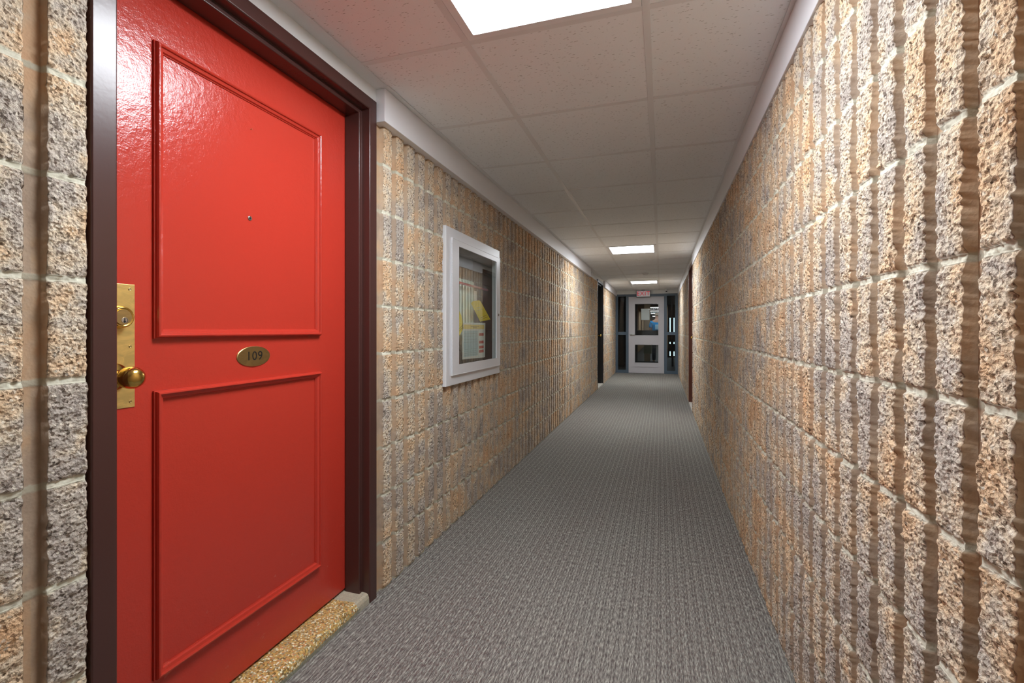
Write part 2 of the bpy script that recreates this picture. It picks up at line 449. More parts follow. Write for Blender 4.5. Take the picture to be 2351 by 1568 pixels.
def block_wall(name, pieces, base, sgn, label, hole=None):
    """pieces: (y segments, z0, z1, z step, phase, seed, ymin). sgn = direction of the relief"""
    VS, FS, A1, A2, A3, off = [], [], [], [], [], 0
    slabs = []
    for segs, z0, z1, zst, ph, seed, ymin in pieces:
        ys = grid_ribs(segs, ph); nz = int(round((z1-z0)/zst)); zs = np.linspace(z0, z1, nz+1)
        Y, Z = np.meshgrid(ys, zs)
        h, rib, jm, blk = block_field(Y, Z, ph, seed, ymin)
        # close the two ends of the piece back into the wall
        V = np.stack([base+sgn*h, Y, Z], -1).reshape(-1, 3)
        ny = len(ys); i = np.arange((nz)*(ny-1)); r = i//(ny-1); c = i % (ny-1)
        a = r*ny+c+off
        F = np.stack([a, a+1, a+ny+1, a+ny], -1) if sgn < 0 else np.stack([a, a+ny, a+ny+1, a+1], -1)
        ya, yb = segs[0][0], segs[-1][1]
        if hole and ya < hole[0] and yb > hole[1]:
            h0, h1, h2, h3 = hole
            cy = (ys[c]+ys[c+1])/2; cz = (zs[r]+zs[r+1])/2
            F = F[~((cy > h0) & (cy < h1) & (cz > h2) & (cz < h3))]
            slabs += [(ya, h0, z0, z1), (h1, yb, z0, z1), (h0, h1, z0, h2), (h0, h1, h3, z1)]
        else: slabs.append((ya, yb, z0, z1))
        VS.append(V); FS.append(F); A1.append(rib.ravel()); A2.append(jm.ravel()); A3.append(blk.ravel()); off += len(V)
    # backing slab, one box per piece, so that the wall has a body
    for y0, y1, z0, z1 in slabs:
        xa, xb = base-sgn*.001, base-sgn*.19
        P = np.array([(x, y, z) for x in (xa, xb) for y in (y0, y1) for z in (z0, z1)], float)
        F = np.array([(0, 1, 3, 2), (4, 6, 7, 5), (0, 4, 5, 1), (2, 3, 7, 6), (0, 2, 6, 4), (1, 5, 7, 3)])+off
        P[:4, 0] = base-sgn*.004
        VS.append(P); FS.append(F); A1.append(np.zeros(8)); A2.append(np.zeros(8)); A3.append(np.full(8, .5)); off += 8
    V = np.concatenate(VS).astype(np.float32); F = np.concatenate(FS).astype(np.int32)
    me = bpy.data.meshes.new(name)
    me.vertices.add(len(V)); me.vertices.foreach_set('co', V.ravel())
    me.loops.add(len(F)*4); me.loops.foreach_set('vertex_index', F.ravel())
    me.polygons.add(len(F)); me.polygons.foreach_set('loop_start', np.arange(0, len(F)*4, 4, dtype=np.int32))
    me.polygons.foreach_set('loop_total', np.full(len(F), 4, dtype=np.int32))
    me.update(calc_edges=True)
    me.polygons.foreach_set('use_smooth', np.ones(len(F), dtype=bool))
    for n, a in (('rib', A1), ('mortar', A2), ('block', A3)):
        at = me.attributes.new(n, 'FLOAT', 'POINT'); at.data.foreach_set('value', np.concatenate(a).astype(np.float32))
    me.materials.append(M_BLOCK)
    o = bpy.data.objects.new(name, me); COL.objects.link(o)
    return tag(o, label, 'wall', kind='structure')

# ------------------------------------------------------------------ the two block walls
D1 = (.665, 1.695)      # near left doorway (outside of its frame)
D3 = (8.83, 9.75)       # far left doorway
D4 = (6.75, 7.66)       # right doorway
ZW = 2.02
bl = XL-.0185; br = XR+.0185
block_wall('wall_left', [
    ([(YB, .25, .02), (.25, D1[0], .0025)], 0, ZW+.11, .0025, .626, 11, None),
    ([(D1[1], 2.4, .0034), (2.4, 4.2, .0055), (4.2, D3[0], .010)], 0, ZW, .0034, 1.78, 23, 1.745),
    ([(D3[1], YE, .016)], 0, ZW, .008, 9.83, 31, None)], bl, 1,
    'long tan and grey split-face block wall on the left, around the red door', hole=(2.327+.03, 3.215-.03, .805+.03, 1.690-.03))
block_wall('wall_right', [
    ([(YB, .45, .02), (.45, 1.7, .0024), (1.7, 2.8, .0040), (2.8, D4[0], .008)], 0, ZW, .0026, .750, 41, None),
    ([(D4[1], YE, .016)], 0, ZW, .008, 7.72, 53, None)], br, -1,
    'long tan and grey split-face block wall on the right with pale mortar courses')

# plaster above the blocks
for (n, a, b, x0, x1) in ((1, YB, D1[0], 0, 0),): pass
bm = BM()
box(bm, XL-.2, XL-.008, D1[0]-.0, D1[1]+.02, 2.071, 2.16)
box(bm, XL-.2, XL-.008, D3[0]-1.1, D3[1]+.05, 2.0705, 2.16)
box(bm, XL-.2, XL-.012, 7.75, D3[0], 2.02, 2.0705)
tag(link('wall_left_upper', bm, M_SOFF), 'white painted strip of wall above the left doorways', 'wall', kind='structure')
bm = BM(); box(bm, XR+.004, XR+.2, D4[0]-.02, D4[1]+.02, 2.06, 2.16)
tag(link('wall_right_upper', bm, M_SOFF), 'white painted strip of wall above the right doorway', 'wall', kind='structure')

# floor
tag(link('floor', bx(XL-.02, XR+.04, YB, YE+.02, -.05, 0), M_CARPET), 'grey corded loop carpet running the length of the corridor', 'floor', kind='structure')
tag(link('floor_lobby', bx(-2.2, 2.6, YE+.06, 40, -.06, -.005), M_LOBF), 'dull floor beyond the glazed end door', 'floor', kind='structure')

# ceiling tiles and grid
lights_j = [0-1, 7, 14, -1-8]       # cell index along the corridor (cell j spans GY0+GP*j .. +GP)
ys = [GY0+GP*j for j in range(-10, 19)]
bm = BM()
cols = [(XL-.03, TB[0]), TB, (TB[1], XR+.03)]
for i, (xa, xb) in enumerate(cols):
    for j in range(-11, 19):
        ya, yb = max(YB, GY0+GP*j), min(YE+.02, GY0+GP*(j+1))
        if yb <= ya or (i == 1 and j in lights_j): continue
        box(bm, xa, xb, ya, yb, ZC+.0025, ZC+.018)
ceil = tag(link('ceiling', bm, M_TILE), 'white fissured tile ceiling in a lay-in grid', 'ceiling', kind='structure')
bm = BM()
for x in TB: box(bm, x-.012, x+.012, YB, YE, ZC, ZC+.0024)
for j in range(-10, 18):
    y = GY0+GP*j
    for xa, xb in ((XL-.02, TB[0]-.012), (TB[0]+.012, TB[1]-.012), (TB[1]+.012, XR+.02)): box(bm, xa, xb, y-.012, y+.012, ZC+.0002, ZC+.0023)
box(bm, XR-.022, XR+.02, YB, YE, ZC-.0012, ZC+.0008)
for a, b, xx in ((D1[1], 7.75, XL+.057), (D3[1]+.05, YE, XL+.057), (YB, D1[1], XL+.05), (7.75, D3[1]+.05, XL+.05)):
    box(bm, XL-.01, xx, a, b, ZC-.0012, ZC+.0008)
g = link('ceiling_grid', bm, M_TBAR, ceil, bevel=.0006, seg=1)

# white fascia boards
def fascia(n, x0, x1, y0, y1, z0, lab):
    tag(link('trim_%d' % n, bx(min(x0, x1), max(x0, x1), y0, y1, z0, ZC-.0015), M_WHITE, bevel=.002), lab, 'fascia board', kind='structure')
fascia(1, XL-.02, XL+.035, D1[1]+.008, 7.75, 1.99, 'white fascia board above the left block wall, from the red door onward')
fascia(2, XL-.02, XL+.035, D3[1]+.05, YE-.04, 1.99, 'short white fascia board above the far end of the left wall')
fascia(3, XR-.008, XR+.06, YB, D4[0]-.02, 1.985, 'long white fascia board above the right block wall')
fascia(4, XR-.008, XR+.06, D4[1]+.02, YE-.04, 1.985, 'short white fascia board above the far end of the right wall')
# wall behind the camera
tag(link('wall_back', bx(XL-.2, XR+.2, YB-.12, YB, 0, 2.16), M_SOFF), 'plain painted wall closing the corridor behind', 'wall', kind='structure')

# ------------------------------------------------------------------ door frames
PROF = [(0, 0.0), (.003, -.002), (.047, -.002), (.050, 0.001), (.050, .036), (.066, .036), (.068, .038), (.068, .104), (.050, .104), (.050, .155), (0, .155)]

def knob_mesh(p, ax, r=.026):
    return lathe(BM(), p, ax, [(0, 0), (.031, 0), (.033, .003), (.031, .008), (.019, .011), (.0125, .016), (.0115, .030), (.013, .036),
        (r*.72, .040), (r*.94, .049), (r, .060), (r*.97, .070), (r*.82, .079), (r*.5, .085), (0, .0875)], 48)

# --- the red door
dr = empty('door_1', (XL, 1.18, 0), 'glossy red apartment door with two moulded panels, brass lock plate and oval number plate', 'door', kind='structure')
link('door_frame', uframe(BM(), D1[0], D1[1], 2.07, PROF, lambda d: XL-d), M_FRAME, dr, bevel=.0012)
XD = -1.242
LY0, LY1, LZ0, LZ1 = D1[0]+.053, D1[1]-.053, .052, 2.016
leaf = link('door_leaf', bx(XD-.045, XD, LY0, LY1, LZ0, LZ1), M_RED, dr, bevel=.0015)
MPROF = [(0, 0), (0, .006), (.0022, .0068), (.003, .012), (.0055, .0165), (.0090, .0175), (.0118, .0155), (.0128, .0112), (.0165, .0098), (.0205, .0085), (.0232, .0035), (.025, .003), (.025, 0)]
T = lambda a, b, h: (XD+h, a, b)
link('panel_moulding', ringframe(BM(), T, .8635, 1.478, 1.095, 1.861, MPROF), M_RED, dr)
link('panel_moulding', ringframe(BM(), T, .8635, 1.478, .218, .961, MPROF), M_RED, dr)
plate = link('lock_plate', bx(XD, XD+.0022, .722, .820, .928, 1.229), M_BRASS, dr, bevel=.0008)
tag(plate, 'worn brass plate behind the knob and lock')
def screw(y, z, parent):
    b = lathe(BM(), (XD+.0022, y, z), (1, 0, 0), [(0, 0), (.0036, 0), (.0034, .0006), (.0026, .0009), (.0012, .0003), (0, .0003)], 20)
    box(b, XD+.0024, XD+.0033, y-.0026, y+.0026, z-.0004, z+.0004)
    return b
for y, z in ((.808, 1.217), (.809, 1.077), (.8095, .942)): sub('screw', screw(y, z, plate), M_BRASS3, plate).matrix_parent_inverse = Matrix()
# deadbolt cylinder
cyb = lathe(BM(), (XD+.0022, .779, 1.148), (1, 0, 0), [(0, 0), (.0285, 0), (.0285, .004), (.0255, .020), (.0235, .0245), (.0215, .0250), (.0200, .0235), (0, .0235)], 56)
dbolt = link('deadbolt', cyb, M_BRASS2, dr, smooth=False); 
for p in dbolt.data.polygons: p.use_smooth = True
sub('lock_cylinder', lathe(BM(), (XD+.0257, .779, 1.148), (1, 0, 0), [(0, 0), (.0185, 0), (.0182, .0012), (0, .0012)], 40), M_BRASS3, dbolt)
sub('keyway', lathe(BM(), (XD+.0268, .781, 1.1405), (1, 0, 0), [(0, 0), (.0075, 0), (.0072, .0010), (.006, .0012), (.0055, .0006), (0, .0006)], 30), M_CHROME, dbolt)
b = BM(); box(b, XD+.0272, XD+.0278, .7800, .7822, 1.1352, 1.1455); cyl(b, (XD+.0272, .781, 1.1375), (1, 0, 0), .0024, .0007, 16)
sub('key_slot', b, M_BLACK, dbolt)
kb = link('door_knob', knob_mesh((XD+.0022, .771, 1.006), (1, 0, 0), .0262), M_BRASS2, dr, smooth=True)
# oval number plate
def ellip(bm, x, y, z, ry, rz, t, n=64, ch=.0012):
    rings = []
    for (s, h) in ((1, 0), (1, t-ch), (1-ch/rz, t)):
        rings.append([bm.verts.new((x+h, y+ry*s*math.cos(2*PI*i/n), z+rz*s*math.sin(2*PI*i/n))) for i in range(n)])
    for A, B in zip(rings, rings[1:]):
        for i in range(n): bm.faces.new([A[i], A[(i+1) % n], B[(i+1) % n], B[i]])
    bm.faces.new(rings[-1]); bm.faces.new(rings[0]); return bm
npl = link('number_plate', ellip(BM(), XD, 1.176, 1.033, .064, .0325, .003), M_BRASS3, dr)
tag(npl, 'oval brass plate engraved 109')
RX = Matrix(((0, 0, 1, 0), (1, 0, 0, 0), (0, 1, 0, 0), (0, 0, 0, 1)))   # text plane to a wall facing +X
tm = text_mesh('numeral', '109', .040, M_BLACK, .0003, None, Matrix.Translation((XD+.0031, 1.177, 1.0335)) @ RX, space=1.1); tm.parent = npl
ph = link('peephole', lathe(BM(), (XD, 1.161, 1.471), (1, 0, 0), [(0, 0), (.0075, 0), (.0073, .002), (.0058, .0028), (.0045, .0022), (0, .0022)], 28), M_CHROME, dr, smooth=True)
sub('lens', lathe(BM(), (XD+.0021, 1.161, 1.471), (1, 0, 0), [(0, 0), (.0042, 0), (.003, .0009), (0, .0014)], 20), M_BLACK, ph)
link('nail', cyl(BM(), (XD, 1.164, 1.754), (1, .15, .1), .0013, .006, 10), M_BRASS3, dr)
# sill
bm = BM(); pts = [(XL-.02-.10, 0), (XL-.02-.10, .0)]
prof = [(-1.30, -.03), (-1.30, .043), (-1.150, .041), (-1.142, .036), (-1.137, .024), (-1.134, -.03)]
prism(bm, [(x, .672, z) for x, z in prof], (0, 1.016, 0))
tag(link('trim_5', bm, M_TERR), 'pebbled aggregate door sill under the red door', 'door sill', kind='structure')

# --- far left door
def side_door(name, y0, y1, zt, X, sgn, leafm, framem, lab, knob_y, knobm):
    o = empty(name, (X(0), (y0+y1)/2, 0), lab, 'door', kind='structure')
    link('door_frame', uframe(BM(), y0, y1, zt, PROF, X), framem, o)
    xa, xb = sorted((X(.107), X(.15)))
    lf = link('door_leaf', bx(xa, xb, y0+.053, y1-.053, .03, zt-.053), leafm, o, bevel=.001)
    xf = X(.107)
    for z0, z1 in ((.2, .95), (1.1, 1.86)):
        link('panel_moulding', ringframe(BM(), lambda a, b, h: (xf+sgn*h, a, b), y0+.2, y1-.2, z0, z1, MPROF), leafm, o)
    link('door_knob', knob_mesh((xf, knob_y, 1.0), (sgn, 0, 0)), knobm, o, smooth=True)
    return o
side_door('door_3', D3[0], D3[1], 2.07, lambda d: XL-d, 1, M_DARKD, M_DARKM, 'dark recessed door with brass knob at the far left', D3[1]-.14, M_BRASS2)
side_door('door_4', D4[0], D4[1], 2.06, lambda d: XR+d, -1, M_OXB, M_BROWNF, 'oxblood recessed door with brown frame in the right wall', D4[1]-.13, M_BRASS2)
tag(link('trim_6', bx(XL-.17, XL+.0, D3[0]+.003, D3[1]-.003, -.02, .022), M_STONE, bevel=.004), 'pale stone sill under the far left door', 'door sill', kind='structure')
tag(link('trim_7', bx(XR-.0, XR+.17, D4[0]+.003, D4[1]-.003, -.02, .018), M_STONE, bevel=.004), 'pale stone sill under the right door', 'door sill', kind='structure')

# ------------------------------------------------------------------ ceiling lights
M_DIFF2 = mat('dim_lit_diffuser', (1, 1, 1, 1), .4, emit=(.93, .985, 1.04, 1), estr=9)
def ceiling_light(xa, xb, ya, yb, lab, z=ZC, dm=None):
    o = empty('ceiling_light', ((xa+xb)/2, (ya+yb)/2, z), lab, 'ceiling light', 'square troffer lights in the corridor ceilings')
    F = lambda a, b, h: (a, b, z+.004-h)
    link('lamp_frame', ringframe(BM(), F, xa, xb, ya, yb, [(0, 0), (.002, .006), (.030, .0075), (.034, .004), (.034, -.03), (0, -.03)]), M_LAMPF, o)
    link('diffuser', bx(xa+.034, xb-.034, ya+.034, yb-.034, z-.0005, z+.006), dm or M_DIFF, o)
    return o
CL = ['large bright square ceiling light nearest, cut off by the top of the photo', 'bright square ceiling light halfway down the corridor, second from the front', 'small-looking square ceiling light just before the exit sign']
for lab, j in zip(CL, (-1, 7, 14)):
    ceiling_light(TB[0]+.012, TB[1]-.012, GY0+GP*j+.012, GY0+GP*(j+1)-.012, lab)
ceiling_light(TB[0]+.012, TB[1]-.012, GY0+GP*-9+.012, GY0+GP*-8-.012, 'square ceiling light behind the viewer, outside the photo')

# ------------------------------------------------------------------ hose cabinet on the left wall
CY0, CY1, CZ0, CZ1 = 2.327, 3.215, .805, 1.690
cb = empty('fire_hose_cabinet', (XL, (CY0+CY1)/2, CZ0), 'white metal glass-fronted fire hose cabinet set in the left block wall', 'fire cabinet')
XF = XL+.004
C = lambda a, b, h: (XF+h, a, b)
link('cabinet_trim', ringframe(BM(), C, CY0, CY1, CZ0, CZ1, [(0, 0), (0, .010), (.002, .012), (.072, .012), (.072, -.02), (.0, -.02)]), M_CABW, cb)
DY0, DY1, DZ0, DZ1 = CY0+.062, CY1-.022, CZ0+.058, CZ1-.058
GY_0, GY_1, GZ0, GZ1 = 2.478, 3.125, .918, 1.598
bmd = BM()
for a0, a1, b0, b1 in ((DY0, GY_0, DZ0, DZ1), (GY_1, DY1, DZ0, DZ1), (GY_0, GY_1, DZ0, GZ0), (GY_0, GY_1, GZ1, DZ1)):
    box(bmd, XF+.0125, XF+.022, a0, a1, b0, b1)
bmesh.ops.remove_doubles(bmd, verts=bmd.verts, dist=1e-5)
cdoor = link('cabinet_door', bmd, M_CABW, cb)
sub('door_edge', ringframe(BM(), C, DY0-.002, DY1+.002, DZ0-.002, DZ1+.002, [(0, .0125), (0, .0235), (.004, .0235), (.004, .0125)]), M_CABW, cdoor)
sub('glass_pane', bx(XF+.014, XF+.017, GY_0-.005, GY_1+.005, GZ0-.005, GZ1+.005), M_GLASS, cdoor)
b = BM()
for i in range(36): z = DZ0+.01+i*(DZ1-DZ0-.02)/36; cyl(b, (XF+.0225, DY0-.006, z), (0, 0, 1), .0032, .0165, 10)
sub('piano_hinge', b, M_CABW, cdoor)
sub('latch', lathe(BM(), (XF+.022, GY_1+.032, 1.225), (1, 0, 0), [(0, 0), (.010, 0), (.010, .003), (.0065, .005), (.006, .010), (0, .010)], 24), M_CHROME, cdoor)
bm = BM(); xb = XL-.17; t_ = .003
box(bm, xb-t_, xb, CY0+.05, CY1-.05, CZ0+.05, CZ1-.05)
for a0, a1, b0, b1 in ((CY0+.05, CY0+.053, CZ0+.05, CZ1-.05), (CY1-.053, CY1-.05, CZ0+.05, CZ1-.05), (CY0+.05, CY1-.05, CZ0+.05, CZ0+.053), (CY0+.05, CY1-.05, CZ1-.053, CZ1-.05)):
    box(bm, xb, XF, a0, a1, b0, b1)
link('cabinet_box', bm, M_CABIN, cb)
# hose rack and hose
hr = empty('hose_rack', (-1.18, 2.72, 1.40), 'red bar of the hose rack inside the cabinet', 'hose rack')
b = tube(BM(), [(-1.163, 2.45, 1.405), (-1.163, 3.08, 1.395)], .008); link('rack_bar', b, M_HRED, hr, smooth=True)
b = BM(); box(b, -1.30, -1.155, 2.438, 2.450, 1.39, 1.42); link('bracket', b, M_HRED, hr)
ho = BM()
for i in range(9):
    y = 2.50+i*.046; zt = 1.425; zb = 1.045-.012*math.sin(i*1.7)
    pts = [(-1.215+.02*math.cos(t), y+.016*math.cos(t)*.5, (zt if math.sin(t) > 0 else zb)+.018*math.sin(t)) for t in np.linspace(0, 2*PI, 25)[:-1]]
    # flattened loop of hose: closed band of width 3.6 cm
    bot = [ho.verts.new((p[0], y-.0185+.003*math.sin(i), p[2])) for p in pts]; top = [ho.verts.new((p[0]+.012, y+.0185, p[2]-.004)) for p in pts]
    for k in range(24): ho.faces.new([bot[k], bot[(k+1) % 24], top[(k+1) % 24], top[k]])
hose = tag(link('fire_hose', ho, M_HOSE, smooth=True), 'white canvas fire hose hanging in upright folds behind the cabinet glass', 'fire hose')
so = hose.modifiers.new('thick', 'SOLIDIFY'); so.thickness = .004
ex = empty('fire_extinguisher', (-1.225, 2.62, .86), 'dark valve of a red extinguisher standing low in the hose cabinet', 'fire extinguisher')
link('cylinder_body', lathe(BM(), (-1.225, 2.62, .859), (0, 0, 1), [(0, 0), (.045, 0), (.05, .006), (.05, .07), (.045, .095), (.02, .112), (.015, .118), (0, .118)], 32), M_HRED, ex, smooth=True)
b = BM(); cyl(b, (-1.225, 2.62, .975), (0, 0, 1), .014, .03, 16); box(b, -1.20, -1.185, 2.58, 2.66, 1.006, 1.014); box(b, -1.235, -1.185, 2.61, 2.63, .995, 1.006)
link('valve', b, M_BLACK, ex)
tube_b = tube(BM(), [(-1.215, 2.635, .99), (-1.19, 2.66, 1.0), (-1.18, 2.675, .97), (-1.18, 2.675, .90)], .006); link('discharge_hose', tube_b, M_BLACK, ex, smooth=True)
XT = -1.130
TY = lambda y: y*.984
TZ = lambda z: 1.118+(z-1.118)*.984
def card(name, pts, m, lab, cat, t=.0012, group=None):
    o = tag(link(name, prism(BM(), [(XT, TY(y), TZ(z)) for y, z in pts], (t, 0, 0)), m), lab, cat, group); return o
tg = card('inspection_tag', [(2.475, 1.262), (2.530, 1.262), (2.595, 1.205), (2.63, 1.13), (2.55, 1.070), (2.475, 1.095)], M_YEL, 'yellow tag at the left edge behind the cabinet glass', 'tag', group=None)
tg2 = card('inspection_tag', [(2.75, 1.285), (2.775, 1.30), (2.885, 1.3125), (2.915, 1.306), (3.10, 1.19), (2.905, 1.172)], M_YEL, 'tilted yellow tag hanging beside the hose in the cabinet', 'tag')
def lines(parent, segs, m, x=XT+.0013, w=.002):
    for (a0, b0), (a1, b1) in segs:
        a0, a1, b0, b1 = TY(a0), TY(a1), TZ(b0), TZ(b1)
        d = Vector((0, a1-a0, b1-b0)); n = Vector((0, -d.z, d.y)).normalized()*w/2
        o = link('printed_line', prism(BM(), [Vector((x, a0, b0))-n, Vector((x, a1, b1))-n, Vector((x, a1, b1))+n, Vector((x, a0, b0))+n], (.0003, 0, 0)), m)
        o.parent = parent
lines(tg, [((2.535, 1.110), (2.61, 1.145)), ((2.53, 1.095), (2.60, 1.127)), ((2.50, 1.20), (2.55, 1.205)), ((2.50, 1.215), (2.56, 1.222))], M_INK)
lines(tg2, [((2.915, 1.198), (3.04, 1.222)), ((2.93, 1.188), (3.05, 1.208))], M_INK)
lines(tg2, [((2.84, 1.26), (2.90, 1.268)), ((2.86, 1.245), (2.95, 1.258))], M_GINK, w=.0015)
tg3 = link('tag_tie', bx(XT-.001, XT, 2.76, 2.80, 1.296, 1.365), M_PAPER); tg3.parent = tg2
sh = card('inspection_sheet', [(2.61, 1.160), (3.0, 1.165), (2.995, .930), (2.612, .938)], M_PAPER, 'white printed inspection sheet with yellow heading and red boxes behind the cabinet glass', 'notice')
sh['label'] = 'white inspection sheet with yellow heading and red boxes behind the cabinet glass'
def patch(parent, name, y0, y1, z0, z1, m, x=XT+.0012): o = link(name, bx(x, x+.0004, TY(y0), TY(y1), TZ(z0), TZ(z1)), m); o.parent = parent; return o
patch(sh, 'heading_band', 2.63, 2.975, 1.122, 1.150, M_PYEL)
patch(sh, 'text_block', 2.63, 2.865, .95, 1.112, M_PBLUE)
b = BM()
for z in (1.078, 1.028, .995, .968): box(b, XT+.0012, XT+.0017, TY(2.885), TY(2.965), z, z+.018)
o = link('red_boxes', b, M_HRED); o.parent = sh
lines(sh, [((2.64, 1.04+.018*i), (2.85, 1.04+.018*i)) for i in range(4)]+[((2.64, .96+.012*i), (2.84, .96+.012*i)) for i in range(4)]+[((2.70, .95), (2.70, 1.10)), ((2.78, .95), (2.78, 1.10))], M_GINK, x=XT+.0017, w=.0016)
lines(sh, [((2.74, 1.14), (2.88, 1.14)), ((2.78, 1.131), (2.84, 1.131))], M_INK, x=XT+.0017, w=.0025)

# ------------------------------------------------------------------ glazed screen at the end
YS = YE
XA, XB_ = XL-.02, XR+.02
hd = 2.035
scr = empty('door_2', (-.367, YS, 0), 'light grey exit door with two glass panes at the end of the corridor', 'door', kind='structure')
dx0, dx1 = -.808, .074
# frame
b = BM()
box(b, XA, -1.075, YS-.03, YS+.06, 0, hd); box(b, -.872, dx0, YS-.03, YS+.06, 0, hd); box(b, dx1, .138, YS-.03, YS+.06, 0, hd); box(b, .338, XB_, YS-.03, YS+.06, 0, hd)
for x0, x1 in ((-1.075, -.872), (.138, .338)):
    box(b, x0, x1, YS-.028, YS+.058, .985, 1.062); box(b, x0, x1, YS-.028, YS+.058, 0, .075); box(b, x0, x1, YS-.028, YS+.058, hd-.05, hd)
box(b, dx0, dx1, YS-.028, YS+.058, 1.97, hd)
link('screen_frame', b, M_BLUEF, scr)
tag(link('wall_end', bx(XL-.2, XR+.2, YS-.035, YS+.1, hd, 2.16), M_SOFF), 'white painted bulkhead over the glazed end screen', 'wall', kind='structure')
b = BM(); y0, y1 = YS-.018, YS+.026
gx0, gx1 = -.645, -.068
ua, ub, la, lb = .975, 1.782, .27, .735
box(b, dx0+.004, gx0, y0, y1, .008, 1.966); box(b, gx1, dx1-.004, y0, y1, .008, 1.966)
for z0, z1 in ((.008, la), (lb, ua), (ub, 1.966)): box(b, gx0, gx1, y0, y1, z0, z1)
bmesh.ops.remove_doubles(b, verts=b.verts, dist=1e-5)
lf = link('door_leaf', b, M_GREYD, scr)
Q = lambda a, b_, h: (a, y0-h, b_)
for z0, z1 in ((ua, ub), (la, lb)):
    sub('glazing_bead', ringframe(BM(), Q, gx0-.012, gx1+.012, z0-.012, z1+.012, [(0, 0), (.002, .006), (.012, .006), (.014, .0), (.014, -.02), (0, -.02)]), M_GREYD, lf)
    sub('glass_pane', bx(gx0, gx1, YS+.002, YS+.008, z0, z1), M_GLASS2, lf)
sub('weather_bar', bx(-.66, -.08, y0-.012, y0, .165, .18), M_GREYD, lf)
hl = link('lever_handle', lathe(BM(), (-.745, y0, .998), (0, -1, 0), [(0, 0), (.034, 0), (.034, .008), (.014, .012), (.013, .045), (0, .05)], 24), M_LEVER, scr, smooth=True)
sub('lever', tube(BM(), [(-.745, y0-.043, .998), (-.70, y0-.047, .996), (-.640, y0-.043, .992)], .014), M_LEVER, hl, smooth=True)
b = BM()
n = 1
for x0, x1 in ((-1.075, -.872), (.138, .338)):
    o = empty('window_%d' % n, ((x0+x1)/2, YS, 0), ('narrow two-pane sidelight left of the exit door' if n == 1 else 'narrow two-pane sidelight right of the exit door'), 'window', kind='structure'); n += 1
    for z0, z1 in ((.075, .985), (1.062, hd-.05)): link('glass_pane', bx(x0, x1, YS+.002, YS+.008, z0, z1), M_GLASS2, o)
nt_ = tag(link('paper_notice', bx(-.492, -.285, YS+.009, YS+.0105, 1.37, 1.66), M_PAPER), 'blank white sheet of paper taped behind the exit door glass', 'notice')

# exit sign
es = empty('exit_sign', (-.435, YS-.12, ZC), 'lit exit sign with red letters hanging over the grey end door', 'exit sign')
link('sign_housing', bx(-.605, -.262, YS-.15, YS-.10, 1.948, 2.118), M_EXITB, es, bevel=.004)
fc = link('sign_face', bx(-.595, -.272, YS-.153, YS-.150, 1.958, 2.108), M_EXITF, es)
tm = text_mesh('letters', 'EXIT', .15, M_EXITR, .001, None, Matrix.Translation((-.434, YS-.154, 2.033)) @ Matrix.Rotation(PI/2, 4, 'X'), bold=0.0, space=1.08); tm.parent = fc
link('ceiling_mount', bx(-.48, -.39, YS-.14, YS-.11, 2.118, ZC+.001), M_EXITB, es)
sc_ = empty('security_camera', (.125, YS-.11, ZC), 'small white dome camera on the ceiling right of the exit sign', 'camera')
link('camera_base', lathe(BM(), (.125, YS-.11, ZC+.001), (0, 0, -1), [(0, 0), (.035, 0), (.035, .03), (.028, .04), (0, .04)], 24), M_WHITE, sc_, smooth=True)
link('camera_dome', lathe(BM(), (.125, YS-.11, ZC-.036), (0, 0, -1), [(0, 0), (.024, 0), (.022, .014), (.012, .022), (0, .025)], 24), M_BLACK, sc_, smooth=True)
sm_ = empty('smoke_detector', (-.27, 8.7, ZC), 'small round smoke detector on the ceiling before the last light', 'smoke detector')
link('detector_base', lathe(BM(), (-.27, 8.7, ZC+.003), (0, 0, -1), [(0, 0), (.06, 0), (.06, .012), (.052, .018), (0, .018)], 32), M_WHITE, sm_, smooth=True)
link('detector_head', lathe(BM(), (-.27, 8.7, ZC-.014), (0, 0, -1), [(0, 0), (.045, 0), (.043, .014), (.03, .024), (0, .026)], 32), M_WHITE, sm_, smooth=True)
sp = empty('wall_lamp_sensor', (XL, 8.0, 2.07), 'tiny white sensor high on the wall before the far left door', 'sensor')
link('sensor_body', lathe(BM(), (XL-.008, 8.0, 2.075), (1, 0, 0), [(0, 0), (.03, 0), (.028, .02), (.018, .035), (0, .04)], 24), M_WHITE, sp, smooth=True)
sp.name = 'motion_sensor'

# ------------------------------------------------------------------ lobby and corridor beyond the glass
b = BM(); box(b, -2.3, -2.2, YS+.1, 20, 0, 2.4); tag(link('wall_lobby_left', b, M_LOBW), 'dark wall of the lobby beyond the end door', 'wall', kind='structure')
b = BM(); box(b, 1.9, 2.0, YS+.1, 20, 0, 2.4); tag(link('wall_lobby_right', b, M_LOBW), 'dark right-hand wall of the lobby beyond the end door', 'wall', kind='structure')
b = BM(); box(b, -2.3, XL-.2, YS+.02, YS+.1, 0, 2.4); box(b, XR+.2, 2.0, YS+.02, YS+.1, 0, 2.4)
tag(link('wall_lobby_front', b, M_LOBW), 'lobby side of the wall beside the end screen', 'wall', kind='structure')
b = BM(); box(b, -2.3, -1.1, 20, 20.1, 0, 2.2)
for x0, x1 in ((.25, .328), (.362, .480), (.512, 2.0)): box(b, x0, x1, 20, 20.1, 0, 2.2)
for x0, x1 in ((.328, .362), (.480, .512)): box(b, x0, x1, 20, 20.1, 1.6, 2.2); box(b, x0, x1, 20, 20.1, .62, .98); box(b, x0, x1, 20, 20.1, 0, .06); box(b, x0, x1, 20, 20.1, .24, .54)
tag(link('wall_lobby_back', b, M_LOBW), 'far lobby wall with narrow window slits', 'wall', kind='structure')
